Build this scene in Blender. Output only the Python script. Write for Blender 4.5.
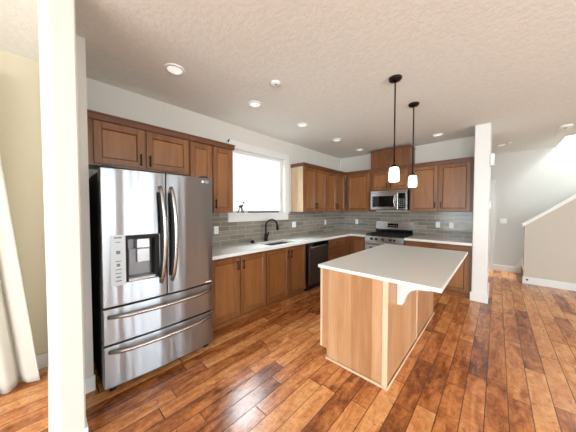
import bpy, bmesh, math, random
from mathutils import Vector, Matrix
random.seed(7)
S = bpy.context.scene
COL = S.collection
R = math.radians
for o in list(bpy.data.objects):
    bpy.data.objects.remove(o, do_unlink=True)

# ------------------------------------------------------------------ camera
cam_data = bpy.data.cameras.new('camera')
cam = bpy.data.objects.new('camera', cam_data); COL.objects.link(cam)
cam_data.sensor_fit = 'HORIZONTAL'; cam_data.sensor_width = 36.0
cam_data.lens = 224.99 / 576 * 36
cam_data.clip_start = 0.05
cam.location = (3.0393, -5.2785, 1.4556)
cam.rotation_euler = (R(90 - 1.6355), 0, R(42.9426))
S.camera = cam

# ------------------------------------------------------------------ world, lights, exposure
S.view_settings.view_transform = 'Standard'
S.view_settings.look = 'None'
S.view_settings.gamma = 1.0
S.view_settings.use_curve_mapping = False
S.view_settings.exposure = 0.7

world = bpy.data.worlds.new('world'); S.world = world
world.use_nodes = True
bg = world.node_tree.nodes['Background']
bg.inputs['Color'].default_value = (0.93, 0.97, 1.0, 1)
bg.inputs['Strength'].default_value = 1.05

def area(name, loc, direction, sx, sy, power, color=(1, 1, 1)):
    d = bpy.data.lights.new(name, 'AREA'); d.shape = 'RECTANGLE'
    d.size = sx; d.size_y = sy; d.energy = power; d.color = color
    o = bpy.data.objects.new(name, d); COL.objects.link(o)
    o.location = loc
    o.rotation_euler = Vector(direction).to_track_quat('-Z', 'Y').to_euler()
    return o

DAY = (0.84, 0.95, 1.0)
# daylight through unseen living room windows; right ones spaced to streak the refrigerator
RIGHT_WINDOWS = [(-5.5, -4.8), (-4.0, -3.1), (-2.2, -1.6), (-8.8, -6.3)]
FRONT_WINDOWS = [(0.8, 2.4), (3.0, 4.6), (5.0, 6.6)]
for a, b in RIGHT_WINDOWS:
    area('daylight_right', (7.45, (a + b) / 2, 1.35), (-1, 0, -0.1), 2.2, (b - a), (158 if b > -6 else 16) * (b - a), DAY)
for a, b in FRONT_WINDOWS:
    area('daylight_front', ((a + b) / 2, -9.75, 1.35), (0, 1, -0.06), (b - a), 2.2, (44 if a < 2 else 66) * (b - a), DAY)
area('daylight_sink', (-1.25, -2.70, 3.65), (1, 0, -1.25), 2.2, 1.2, 190, DAY)
area('daylight_dining', (-0.42, -6.55, 1.3), (1, 0, 0), 1.5, 2.0, 20, (0.92, 0.97, 1.0))
area('daylight_stairwell', (6.2, 1.6, 5.1), (-0.35, 0, -1), 1.4, 0.8, 330, DAY)

# ------------------------------------------------------------------ materials
class NT:
    def __init__(s, name):
        s.m = bpy.data.materials.new(name); s.m.use_nodes = True
        s.t = s.m.node_tree; s.n = s.t.nodes; s.l = s.t.links
        s.b = s.n['Principled BSDF']
    def new(s, kind, **kw):
        x = s.n.new(kind)
        for k, v in kw.items(): setattr(x, k, v)
        return x
    def link(s, a, b): s.l.new(a, b)
    def math(s, op, a, b=None):
        x = s.new('ShaderNodeMath', operation=op)
        for i, v in enumerate((a, b)):
            if v is None: continue
            if isinstance(v, (int, float)): x.inputs[i].default_value = v
            else: s.link(v, x.inputs[i])
        return x.outputs[0]
    def mix(s, f, a, b, blend='MIX'):
        x = s.new('ShaderNodeMix', data_type='RGBA', blend_type=blend)
        for i, v in ((0, f), (6, a), (7, b)):
            if isinstance(v, (int, float)): x.inputs[i].default_value = v
            elif isinstance(v, tuple): x.inputs[i].default_value = (*v[:3], 1)
            else: s.link(v, x.inputs[i])
        return x.outputs[2]
    def ramp(s, f, stops):
        x = s.new('ShaderNodeValToRGB'); e = x.color_ramp.elements
        e[0].position, e[0].color = stops[0][0], (*stops[0][1], 1)
        e[1].position, e[1].color = stops[-1][0], (*stops[-1][1], 1)
        for p, c in stops[1:-1]:
            q = e.new(p); q.color = (*c, 1)
        s.link(f, x.inputs[0]); return x.outputs[0]
    def noise(s, vec, scale, detail=3, rough=0.55, dist=0.0):
        x = s.new('ShaderNodeTexNoise'); x.inputs['Scale'].default_value = scale
        x.inputs['Detail'].default_value = detail; x.inputs['Roughness'].default_value = rough
        x.inputs['Distortion'].default_value = dist
        if vec is not None: s.link(vec, x.inputs['Vector'])
        return x.outputs['Fac']
    def mapping(s, vec, scale=(1, 1, 1), loc=None):
        x = s.new('ShaderNodeMapping'); x.inputs['Scale'].default_value = scale
        s.link(vec, x.inputs['Vector'])
        if loc is not None: s.link(loc, x.inputs['Location'])
        return x.outputs[0]
    def bump(s, h, strength=0.2, dist=0.01):
        x = s.new('ShaderNodeBump'); x.inputs['Strength'].default_value = strength
        x.inputs['Distance'].default_value = dist
        s.link(h, x.inputs['Height']); s.link(x.outputs[0], s.b.inputs['Normal'])
    def pos(s): return s.new('ShaderNodeNewGeometry').outputs['Position']
    def obj(s): return s.new('ShaderNodeTexCoord').outputs['Object']
    def set(s, **kw):
        for k, v in kw.items():
            k = k.replace('_', ' ')
            s.b.inputs[k].default_value = (*v, 1) if isinstance(v, tuple) else v

def srgb(r, g, b):
    f = lambda c: (c / 255 / 12.92) if c <= 10 else ((c / 255 + 0.055) / 1.055) ** 2.4
    return (f(r), f(g), f(b))

def plain(name, rgb, rough=0.5, metal=0.0, noise=0.0, scale=30, **kw):
    t = NT(name); c = srgb(*rgb); t.set(Roughness=rough, Metallic=metal, Base_Color=c)
    if noise:
        f = t.noise(t.obj(), scale)
        t.link(t.mix(f, tuple(x * (1 - noise) for x in c), tuple(min(1, x * (1 + noise)) for x in c)), t.b.inputs['Base Color'])
    for k, v in kw.items(): t.b.inputs[k.replace('_', ' ')].default_value = v
    return t.m

def paint(name, rgb, bump=0.06, scale=60, dist=0.004):
    t = NT(name); c = srgb(*rgb)
    p = t.pos(); f = t.noise(p, scale, 4, 0.6)
    big = t.noise(p, 1.3, 2)
    t.link(t.mix(big, tuple(x * 0.975 for x in c), tuple(min(1, x * 1.015) for x in c)), t.b.inputs['Base Color'])
    t.set(Roughness=0.75); t.bump(f, bump, dist); return t.m

def ceiling_mat():
    t = NT('knockdown_ceiling'); c = srgb(236, 237, 230)
    p = t.pos()
    n = t.noise(p, 26, 5, 0.62, 0.6)
    blobs = t.ramp(n, [(0.42, (0, 0, 0)), (0.56, (1, 1, 1))])
    t.link(t.mix(blobs, tuple(x * 0.96 for x in c), c), t.b.inputs['Base Color'])
    t.set(Roughness=0.85); t.bump(blobs, 0.3, 0.004); return t.m

def wood(name, dark, mid, light, rough=0.38, island=False, axis='Z'):
    t = NT(name)
    info = t.new('ShaderNodeObjectInfo')
    shift = t.math('MULTIPLY', info.outputs['Random'], 37.0)
    cmb = t.new('ShaderNodeCombineXYZ'); t.link(shift, cmb.inputs[0]); t.link(shift, cmb.inputs[1])
    sc = (14, 14, 1.1) if axis == 'Z' else (1.1, 14, 14)
    v = t.mapping(t.obj(), sc, cmb.outputs[0])
    g = t.noise(v, 1.6, 5, 0.6, 0.7)
    sc2 = (2.4, 2.4, 0.7) if axis == 'Z' else (0.7, 2.4, 2.4)
    v2 = t.mapping(t.obj(), sc2, cmb.outputs[0])
    g2 = t.noise(v2, 2.2, 3, 0.5, 0.4)
    f = t.math('ADD', t.math('MULTIPLY', g, 0.6), t.math('MULTIPLY', g2, 0.4))
    if island:
        isl = t.new('ShaderNodeNewGeometry').outputs['Random Per Island']
        f = t.math('ADD', t.math('MULTIPLY', f, 0.7), t.math('MULTIPLY', isl, 0.3))
    col = t.ramp(f, [(0.30, srgb(*dark)), (0.5, srgb(*mid)), (0.70, srgb(*light))])
    t.link(col, t.b.inputs['Base Color'])
    t.set(Roughness=rough); t.b.inputs['Coat Weight'].default_value = 0.15
    t.b.inputs['Coat Roughness'].default_value = 0.3
    t.bump(g, 0.05, 0.002); return t.m

def floor_mat():
    t = NT('hand_scraped_plank_floor')
    sep = t.new('ShaderNodeSeparateXYZ'); t.link(t.pos(), sep.inputs[0])
    X, Y = sep.outputs[0], sep.outputs[1]
    W = 0.125
    u = t.math('DIVIDE', X, W); row = t.math('FLOOR', u); fu = t.math('FRACT', u)
    wn = t.new('ShaderNodeTexWhiteNoise', noise_dimensions='1D'); t.link(row, wn.inputs['W'])
    off = t.math('MULTIPLY', wn.outputs['Value'], 9.7)
    ln = t.math('ADD', t.math('MULTIPLY', wn.outputs['Value'], 0.45), 0.70)
    vv = t.math('ADD', t.math('DIVIDE', Y, ln), off)
    seg = t.math('FLOOR', vv); fv = t.math('FRACT', vv)
    idv = t.new('ShaderNodeCombineXYZ'); t.link(row, idv.inputs[0]); t.link(seg, idv.inputs[1])
    pn = t.new('ShaderNodeTexWhiteNoise', noise_dimensions='2D'); t.link(idv.outputs[0], pn.inputs['Vector'])
    rnd = pn.outputs['Value']
    o3 = t.new('ShaderNodeCombineXYZ'); t.link(t.math('MULTIPLY', rnd, 50.0), o3.inputs[0]); t.link(t.math('MULTIPLY', rnd, 31.0), o3.inputs[1])
    pv = t.mapping(t.pos(), (7, 1.6, 1), o3.outputs[0])
    blotch = t.noise(pv, 1.5, 4, 0.62, 1.2)
    gv = t.mapping(t.pos(), (60, 3.5, 1), o3.outputs[0])
    grain = t.noise(gv, 1.0, 4, 0.6, 0.5)
    cv = t.mapping(t.pos(), (9, 7, 1), o3.outputs[0])
    curl = t.noise(cv, 1.4, 4, 0.7, 1.6)
    f = t.math('ADD', t.math('MULTIPLY', rnd, 0.22), t.math('MULTIPLY', blotch, 0.54))
    f = t.math('ADD', f, t.math('MULTIPLY', grain, 0.10))
    f = t.math('ADD', f, t.math('MULTIPLY', curl, 0.22))
    col = t.ramp(f, FLOOR_RAMP)
    # dark knots and scrape marks
    kv = t.mapping(t.pos(), (11, 5, 1), o3.outputs[0])
    knot = t.noise(kv, 1.3, 3, 0.6, 2.2)
    kn = t.ramp(knot, [(0.30, (1, 1, 1)), (0.39, (0, 0, 0))])
    col = t.mix(t.math('MULTIPLY', kn, 0.6), col, srgb(84, 46, 26))
    lv = t.mapping(t.pos(), (16, 22, 1), o3.outputs[0])
    fig = t.ramp(t.noise(lv, 1.2, 3, 0.6, 1.0), [(0.36, (0.80, 0.76, 0.72)), (0.58, (1.06, 1.06, 1.06))])
    col = t.mix(0.8, col, fig, 'MULTIPLY')
    eu = t.math('MINIMUM', fu, t.math('SUBTRACT', 1.0, fu))
    ev = t.math('MULTIPLY', t.math('MINIMUM', fv, t.math('SUBTRACT', 1.0, fv)), 6.0)
    e = t.math('MINIMUM', eu, ev)
    gap = t.ramp(e, [(0.008, (0, 0, 0)), (0.03, (1, 1, 1))])
    col = t.mix(gap, srgb(58, 30, 18), col)
    t.link(col, t.b.inputs['Base Color'])
    t.link(t.math('ADD', t.math('MULTIPLY', blotch, 0.2), 0.12), t.b.inputs['Roughness'])
    h = t.math('ADD', t.math('MULTIPLY', gap, 0.6), t.math('MULTIPLY', curl, 0.5))
    t.bump(h, 0.22, 0.006)
    return t.m
FLOOR_RAMP = [(0.34, srgb(84, 45, 24)), (0.44, srgb(146, 84, 44)), (0.55, srgb(196, 124, 70)), (0.70, srgb(226, 164, 106))]

def tile_mat(name, axis):
    t = NT(name)
    sep = t.new('ShaderNodeSeparateXYZ'); t.link(t.pos(), sep.inputs[0])
    cmb = t.new('ShaderNodeCombineXYZ'); t.link(sep.outputs[axis], cmb.inputs[0]); 
    t.link(t.math('SUBTRACT', sep.outputs[2], 0.914), cmb.inputs[1])
    b = t.new('ShaderNodeTexBrick'); t.link(cmb.outputs[0], b.inputs['Vector'])
    b.inputs['Scale'].default_value = 1.0
    b.inputs['Brick Width'].default_value = 0.305; b.inputs['Row Height'].default_value = 0.0715
    b.inputs['Mortar Size'].default_value = 0.0026; b.inputs['Mortar Smooth'].default_value = 0.2
    b.inputs['Bias'].default_value = 0.0
    b.inputs['Color1'].default_value = (*srgb(150, 144, 133), 1)
    b.inputs['Color2'].default_value = (*srgb(106, 101, 92), 1)
    b.inputs['Mortar'].default_value = (*srgb(196, 192, 182), 1)
    v = t.mapping(cmb.outputs[0], (3, 30, 1)); n = t.noise(v, 2.0, 3)
    t.link(t.mix(t.math('MULTIPLY', n, 0.5), b.outputs['Color'], srgb(148, 136, 120)), t.b.inputs['Base Color'])
    t.link(t.math('ADD', t.math('MULTIPLY', b.outputs['Fac'], 0.4), 0.16), t.b.inputs['Roughness'])
    t.bump(t.math('ADD', t.math('SUBTRACT', 1.0, b.outputs['Fac']), t.math('MULTIPLY', n, 0.15)), 0.35, 0.003)
    return t.m

def steel(name, rgb, rough=0.28, aniso=0.75, wave=0.0):
    t = NT(name); c = srgb(*rgb); t.set(Metallic=1.0, Roughness=rough)
    v = t.mapping(t.obj(), (6, 6, 220)); n = t.noise(v, 1.0, 2)
    t.link(t.mix(n, tuple(x * 0.93 for x in c), tuple(min(1, x * 1.05) for x in c)), t.b.inputs['Base Color'])
    t.b.inputs['Anisotropic'].default_value = aniso; t.b.inputs['Anisotropic Rotation'].default_value = 0.25
    tg = t.new('ShaderNodeTangent', direction_type='RADIAL', axis='Z')
    t.link(tg.outputs[0], t.b.inputs['Tangent'])
    if wave:
        wv = t.mapping(t.obj(), (4.6, 4.6, 0.25)); t.bump(t.noise(wv, 1.0, 2, 0.4), wave, 0.02)
    return t.m

def quartz(name, rgb):
    t = NT(name); c = srgb(*rgb); n = t.noise(t.pos(), 90, 4, 0.7)
    t.link(t.mix(n, tuple(x * 0.93 for x in c), tuple(min(1, x * 1.04) for x in c)), t.b.inputs['Base Color'])
    t.set(Roughness=0.13); return t.m

def glass(name):
    t = NT(name); t.n.remove(t.b)
    tr = t.new('ShaderNodeBsdfTransparent'); gl = t.new('ShaderNodeBsdfGlossy'); gl.inputs['Roughness'].default_value = 0.02
    lw = t.new('ShaderNodeLayerWeight'); lw.inputs[0].default_value = 0.5
    fac = t.math('ADD', t.math('MULTIPLY', t.math('POWER', lw.outputs['Facing'], 5.0), 0.6), 0.04)
    mx = t.new('ShaderNodeMixShader'); t.link(fac, mx.inputs[0]); t.link(tr.outputs[0], mx.inputs[1]); t.link(gl.outputs[0], mx.inputs[2])
    t.link(mx.outputs[0], t.n['Material Output'].inputs[0]); return t.m

def fabric(name, rgb, trans=0.45):
    t = NT(name); t.set(Base_Color=srgb(*rgb), Roughness=0.9)
    v = t.mapping(t.obj(), (200, 200, 200)); t.bump(t.noise(v, 3, 2), 0.1, 0.001)
    tl = t.new('ShaderNodeBsdfTranslucent'); tl.inputs[0].default_value = (*srgb(*rgb), 1)
    mx = t.new('ShaderNodeMixShader'); mx.inputs[0].default_value = trans
    t.link(t.b.outputs[0], mx.inputs[1]); t.link(tl.outputs[0], mx.inputs[2])
    t.link(mx.outputs[0], t.n['Material Output'].inputs[0]); return t.m

def lamp_mat(name, rgb, strength):
    t = NT(name); t.set(Base_Color=srgb(*rgb), Roughness=0.4)
    t.b.inputs['Emission Color'].default_value = (*srgb(*rgb), 1)
    t.b.inputs['Emission Strength'].default_value = strength; return t.m

M = {}
M['floor'] = floor_mat(); M['ceiling'] = ceiling_mat()
M['wall'] = paint('warm_white_wall_paint', (218, 214, 206))
M['hall'] = paint('pale_grey_wall_paint', (216, 214, 210))
M['stairwall'] = paint('greige_wall_paint', (202, 193, 180))
M['cream'] = paint('cream_wall_paint', (212, 203, 178))
M['trim'] = plain('white_trim_paint', (230, 229, 226), 0.4, noise=0.02)
M['cab'] = wood('brown_stained_maple', (90, 52, 25), (126, 78, 40), (154, 103, 59), island=True)
M['cabh'] = wood('brown_stained_maple_rail', (90, 52, 26), (124, 77, 40), (150, 100, 57), axis='X')
M['crown'] = wood('brown_stained_crown', (88, 48, 28), (110, 65, 37), (128, 80, 46), axis='X')
M['alder'] = wood('pale_alder_veneer', (172, 122, 82), (195, 148, 106), (213, 172, 134), 0.35, island=True)
M['alder_strip'] = wood('pale_alder_moulding', (214, 180, 146), (226, 196, 164), (236, 212, 186), 0.35)
M['birch'] = wood('pale_birch_side', (190, 162, 126), (206, 180, 146), (218, 196, 164), 0.5)
M['inside'] = plain('dark_cabinet_shadow_gap', (52, 32, 20), 0.7, noise=0.1)
M['quartz'] = quartz('white_quartz', (236, 236, 232))
M['tile_left'] = tile_mat('grey_glazed_tile_left', 1); M['tile_back'] = tile_mat('grey_glazed_tile_back', 0)
M['steel'] = steel('brushed_stainless_steel', (160, 163, 167), 0.30, 1.0, 0.6)
M['steel_flat'] = steel('stainless_trim', (205, 205, 206), 0.22, 0.4)
M['sink'] = plain('satin_sink_steel', (150, 152, 155), 0.32, 0.85, noise=0.05)
M['steel_dark'] = steel('dark_stainless_steel', (112, 108, 104), 0.33, 0.5)
M['handle'] = plain('polished_steel_handle', (180, 178, 176), 0.27, 1.0, noise=0.03)
M['bronze'] = plain('oil_rubbed_bronze', (38, 30, 27), 0.35, 0.7, noise=0.1)
M['black'] = plain('black_plastic', (16, 16, 17), 0.35, noise=0.1)
M['black_gloss'] = plain('black_glass', (10, 11, 13), 0.06, noise=0.1)
M['iron'] = plain('cast_iron_grate', (20, 20, 21), 0.55, noise=0.2)
M['case'] = plain('charcoal_appliance_case', (34, 34, 36), 0.5, noise=0.1)
M['plate'] = plain('white_plastic', (240, 240, 238), 0.35, noise=0.01)
M['slot'] = plain('grey_plastic_slot', (120, 118, 114), 0.5, noise=0.05)
M['panel'] = plain('pale_blue_grey_panel', (208, 218, 224), 0.25, noise=0.02)
M['mark'] = plain('grey_printed_mark', (110, 122, 134), 0.5, noise=0.02)
M['white_mark'] = plain('white_printed_mark', (235, 235, 235), 0.5, noise=0.02)
M['grey_disp'] = plain('dispenser_grey', (92, 92, 94), 0.3, 0.6, noise=0.1)
M['matt_black'] = plain('matt_black_plastic', (14, 14, 15), 0.7, noise=0.1)
M['back_grey'] = plain('dispenser_back_grey', (128, 129, 131), 0.4, 0.4, noise=0.05)
M['silver'] = plain('silver_paddle', (188, 190, 192), 0.3, 0.6, noise=0.03)
M['glass'] = glass('window_glass')
M['curtain'] = fabric('sheer_white_curtain', (243, 240, 233))
M['shade'] = lamp_mat('lit_frosted_glass', (255, 250, 240), 1.6)
M['lens'] = lamp_mat('lit_diffuser', (236, 234, 228), 0.45)
M['carpet'] = plain('beige_carpet', (184, 170, 150), 0.95, noise=0.2, scale=200)
M['figure'] = plain('dark_wire', (52, 46, 44), 0.7, 0.0, noise=0.1)
M['green_disp'] = lamp_mat('oven_clock_digits', (150, 210, 220), 0.5)

# ------------------------------------------------------------------ mesh builders
class MB:
    def __init__(s): s.bm = bmesh.new()
    def box(s, x0, y0, z0, x1, y1, z1, bevel=0.0, seg=1):
        x0, x1 = min(x0, x1), max(x0, x1); y0, y1 = min(y0, y1), max(y0, y1); z0, z1 = min(z0, z1), max(z0, z1)
        v = [s.bm.verts.new(c) for c in ((x0, y0, z0), (x1, y0, z0), (x1, y1, z0), (x0, y1, z0), (x0, y0, z1), (x1, y0, z1), (x1, y1, z1), (x0, y1, z1))]
        fs = [s.bm.faces.new([v[i] for i in q]) for q in ((3, 2, 1, 0), (4, 5, 6, 7), (0, 1, 5, 4), (1, 2, 6, 5), (2, 3, 7, 6), (3, 0, 4, 7))]
        if bevel:
            es = list({e for f in fs for e in f.edges})
            bmesh.ops.bevel(s.bm, geom=es, offset=bevel, segments=seg, affect='EDGES', profile=0.5)
        return s
    def prism(s, poly, axis, a, b):
        def P(p, t):
            return {'x': (t, p[0], p[1]), 'y': (p[0], t, p[1]), 'z': (p[0], p[1], t)}[axis]
        A = [s.bm.verts.new(P(p, a)) for p in poly]; B = [s.bm.verts.new(P(p, b)) for p in poly]
        n = len(poly)
        fs = [s.bm.faces.new(A), s.bm.faces.new(B[::-1])]
        for i in range(n):
            fs.append(s.bm.faces.new([A[i], B[i], B[(i + 1) % n], A[(i + 1) % n]]))
        bmesh.ops.recalc_face_normals(s.bm, faces=fs); return s
    def tube(s, pts, r, seg=10, smooth=True, flat=1.0):
        pts = [Vector(p) for p in pts]; rings = []
        ref = None
        for i, p in enumerate(pts):
            d = (pts[min(i + 1, len(pts) - 1)] - pts[max(i - 1, 0)]).normalized()
            if ref is None:
                ref = d.orthogonal().normalized()
                for ax in (Vector((0, 0, 1)), Vector((1, 0, 0))):
                    if abs(d.dot(ax)) < 0.9:
                        ref = (ax - d * d.dot(ax)).normalized(); break
            ref = (ref - d * ref.dot(d)).normalized(); w = d.cross(ref)
            rr = r[i] if isinstance(r, (list, tuple)) else r
            rings.append([s.bm.verts.new(p + (ref * math.cos(t) * flat + w * math.sin(t)) * rr) for t in [2 * math.pi * k / seg for k in range(seg)]])
        fs = []
        for a, b in zip(rings, rings[1:]):
            for k in range(seg):
                f = s.bm.faces.new([a[k], a[(k + 1) % seg], b[(k + 1) % seg], b[k]]); f.smooth = smooth; fs.append(f)
        fs.append(s.bm.faces.new(rings[0][::-1])); fs.append(s.bm.faces.new(rings[-1]))
        bmesh.ops.recalc_face_normals(s.bm, faces=fs); return s
    def lathe(s, prof, c=(0, 0, 0), axis='z', seg=32, smooth=True, cap=True):
        rings = []
        for r, h in prof:
            ring = []
            for k in range(seg):
                t = 2 * math.pi * k / seg; a, b = r * math.cos(t), r * math.sin(t)
                q = {'z': (a, b, h), 'x': (h, a, b), 'y': (a, h, b)}[axis]
                ring.append(s.bm.verts.new((c[0] + q[0], c[1] + q[1], c[2] + q[2])))
            rings.append(ring)
        fs = []
        for a, b in zip(rings, rings[1:]):
            for k in range(seg):
                f = s.bm.faces.new([a[k], a[(k + 1) % seg], b[(k + 1) % seg], b[k]]); f.smooth = smooth; fs.append(f)
        if cap:
            fs.append(s.bm.faces.new(rings[0][::-1])); fs.append(s.bm.faces.new(rings[-1]))
        bmesh.ops.recalc_face_normals(s.bm, faces=fs); return s
    def build(s, name, mat, parent=None, label=None):
        me = bpy.data.meshes.new(name); s.bm.to_mesh(me); s.bm.free()
        me.materials.append(M[mat] if isinstance(mat, str) else mat)
        o = bpy.data.objects.new(name, me); COL.objects.link(o)
        if parent is not None: o.parent = parent
        if label: o['label'] = label
        return o

def bevelmod(o, w=0.004, seg=2, angle=40):
    m = o.modifiers.new('bevel', 'BEVEL'); m.width = w; m.segments = seg
    m.limit_method = 'ANGLE'; m.angle_limit = R(angle); m.harden_normals = True
    return o

def thing(name, label, cat, loc=(0, 0, 0), rotz=0.0, group=None):
    o = bpy.data.objects.new(name, None); COL.objects.link(o)
    o.empty_display_size = 0.1
    o.location = loc; o.rotation_euler = (0, 0, rotz)
    o['label'] = label; o['category'] = cat
    if group: o['group'] = group
    return o

def tag(o, label, cat, group=None):
    o['label'] = label; o['category'] = cat
    if group: o['group'] = group
    return o

def struct(o):
    o['kind'] = 'structure'; return o

def copy_tree(o, parent=None):
    c = o.copy(); COL.objects.link(c)
    if parent is not None: c.parent = parent
    for ch in list(o.children): copy_tree(ch, c)
    return c

def text_mesh(name, body, size, mat, parent, mw, depth=0.0008):
    cu = bpy.data.curves.new(name, 'FONT'); cu.body = body; cu.size = size; cu.extrude = depth
    cu.align_x = 'CENTER'; cu.align_y = 'CENTER'
    tmp = bpy.data.objects.new(name + '_src', cu); COL.objects.link(tmp)
    dg = bpy.context.evaluated_depsgraph_get(); dg.update()
    me = bpy.data.meshes.new_from_object(tmp.evaluated_get(dg))
    bpy.data.objects.remove(tmp, do_unlink=True); bpy.data.curves.remove(cu)
    me.transform(mw); me.materials.clear(); me.materials.append(M[mat])
    o = bpy.data.objects.new(name, me); COL.objects.link(o); o.parent = parent
    return o

# ------------------------------------------------------------------ the setting
H = 2.778
def wall_panel(name, axis, p0, p1, a0, a1, z0, z1, holes, mat):
    """wall slab between planes p0..p1 (along axis), running a0..a1, with rectangular holes (a,b,z,z)"""
    mb = MB()
    cuts = sorted({a0, a1, *[h[0] for h in holes], *[h[1] for h in holes]})
    def bx(a, b, c, d):
        if b - a < 1e-6 or d - c < 1e-6: return
        if axis == 'x': mb.box(p0, a, c, p1, b, d)
        else: mb.box(a, p0, c, b, p1, d)
    for a, b in zip(cuts, cuts[1:]):
        h = [q for q in holes if q[0] <= a + 1e-6 and q[1] >= b - 1e-6]
        if not h: bx(a, b, z0, z1)
        else: bx(a, b, z0, h[0][2]); bx(a, b, h[0][3], z1)
    return struct(mb.build(name, mat))

YF = -9.5; XR = 7.2; YB = 2.06
WIN = (-3.285, -2.115, 1.40, 2.42)         # window over the sink: y0,y1,z0,z1
WIN2 = (-7.2, -5.85, 0.25, 2.25)
struct(MB().box(-0.15, YF - 0.15, -0.12, XR + 0.15, YB + 0.15, 0).build('floor', 'floor'))
cb = MB()
cb.box(-0.15, YF - 0.15, H, XR + 0.15, 1.13, H + 0.14).box(-0.15, 1.13, H, 3.92, YB + 0.15, H + 0.14)
struct(cb.build('ceiling', 'ceiling'))
YP0, YP1, XP = -5.287, -5.137, 1.20                    # partition beside the fridge
wall_panel('wall_left', 'x', -0.15, 0, YP1, YB, 0, H, [WIN], 'wall')
wall_panel('wall_dining', 'x', -0.15, 0, YF, YP1, 0, H, [WIN2], 'cream')
wall_panel('wall_back', 'y', 0, 0.13, 0, 2.755, 0, H, [], 'wall')
struct(bevelmod(MB().box(2.755, -0.656, 0, 2.942, 0.13, H).build('wall_return', 'trim'), 0.012, 3))
rr = 0.05
arc = [(XP - rr + rr * math.sin(i / 24 * math.pi / 2), YP0 + rr - rr * math.cos(i / 24 * math.pi / 2)) for i in range(25)]
pm = MB().prism([(0, YP0)] + arc + [(XP, YP1 - 0.008), (XP - 0.008, YP1), (0, YP1)], 'z', 0, H)
pm = struct(pm.build('wall_partition', 'wall'))
struct(MB().box(0, YP1, 0, 0.68, -5.045, H).build('wall_fridge_alcove', 'wall'))
wall_panel('wall_far', 'y', YB, YB + 0.15, 0, XR, 0, 5.3, [(2.0, 2.9, 0, 2.08)], 'hall')
wall_panel('wall_right', 'x', XR, XR + 0.15, YF, YB, 0, H, [(a, b, 0.25, 2.45) for a, b in sorted(RIGHT_WINDOWS)], 'wall')
wall_panel('wall_front', 'y', YF - 0.15, YF, -0.15, XR + 0.15, 0, H, [(a, b, 0.25, 2.45) for a, b in FRONT_WINDOWS], 'wall')
# stairwell above the hall
sw = MB().box(3.80, 1.13, H + 0.14, 3.92, YB, 5.3).box(3.80, 1.01, H + 0.14, XR + 0.15, 1.13, 5.3).box(XR, 1.13, H, XR + 0.15, YB, 5.3)
struct(sw.build('wall_stairwell', 'hall'))
struct(MB().box(3.80, 1.01, 5.3, XR + 0.15, YB + 0.15, 5.4).build('ceiling_stairwell', 'ceiling'))

# knee wall beside the stairs, with a sloping white cap
slope = (1.673 - 1.167) / (4.055 - 3.455)
x_top = 3.44 + (H - 1.15) / slope
kz = lambda x: 1.14 + slope * (x - 3.44)
kw = MB().prism([(3.44, 0), (XR, 0), (XR, H), (3.44 + (H - 1.14) / slope, H), (3.44, 1.14)], 'y', 1.13, 1.25).build('wall_stair', 'stairwall')
struct(kw)
dx, dz = 0.03, 0.05
MB().prism([(3.41, kz(3.41)), (3.44 + (H - 1.20) / slope, H - 0.06), (3.44 + (H - 1.20) / slope, H - 0.005), (3.40, kz(3.41) + 0.055)], 'y', 1.105, 1.275).build('cap', 'trim', kw)
# carpeted stairs
st = MB()
rise, run = 0.185, 0.185 / slope
n = 12
for i in range(n):
    x0 = 3.46 + i * run
    st.box(x0, 1.252, 0 if i == 0 else i * rise - 0.02, min(x0 + run * 1.0, XR), 1.985 + 0.05, (i + 1) * rise)
struct(st.build('floor_stairs', 'carpet'))
struct(MB().prism([(3.36, 0.0), (3.36, 0.13), (3.46, 0.33), (6.6, 0.33 + 3.14 * slope), (6.6, 0.0)], 'y', 2.038, YB).build('trim_stair_skirt', 'trim'))

# baseboards
def bb(name, x0, y0, x1, y1, h=0.135):
    return struct(MB().box(x0, y0, 0, x1, y1, h, 0.004).build(name, 'trim'))
bb('baseboard_far', 2.985, YB - 0.016, 3.36, YB)
bb('baseboard_stair', 3.425, 1.114, XR, 1.13)
bb('baseboard_dining', 0, YF, 0.016, YP0)
k = MB().box(2.739, -0.672, 0, 2.958, -0.656, 0.14, 0.004).box(2.942, -0.656, 0, 2.958, 0.13, 0.14)
struct(k.build('baseboard_return', 'trim'))
k = MB().box(0.016, YP0 - 0.010, 0, XP - rr, YP0 - 0.0002, 0.11).box(0.70, YP1 + 0.0002, 0, XP + 0.0002, YP1 + 0.008, 0.11)
outer = [(XP - rr + (rr + 0.010) * math.sin(i / 24 * math.pi / 2), YP0 + rr - (rr + 0.010) * math.cos(i / 24 * math.pi / 2)) for i in range(25)] + [(XP + 0.010, YP1 + 0.008)]
inner = [(XP - rr + (rr + 0.0003) * math.sin(i / 24 * math.pi / 2), YP0 + rr - (rr + 0.0003) * math.cos(i / 24 * math.pi / 2)) for i in range(25)] + [(XP + 0.0003, YP1 + 0.008)]
k.prism(outer + inner[::-1], 'z', 0, 0.11)
struct(k.build('baseboard_partition', 'trim'))
struct(MB().box(0.68, YP1 + 0.016, 0, 0.694, -5.036, 0.125, 0.003).build('baseboard_alcove', 'trim'))

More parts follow.
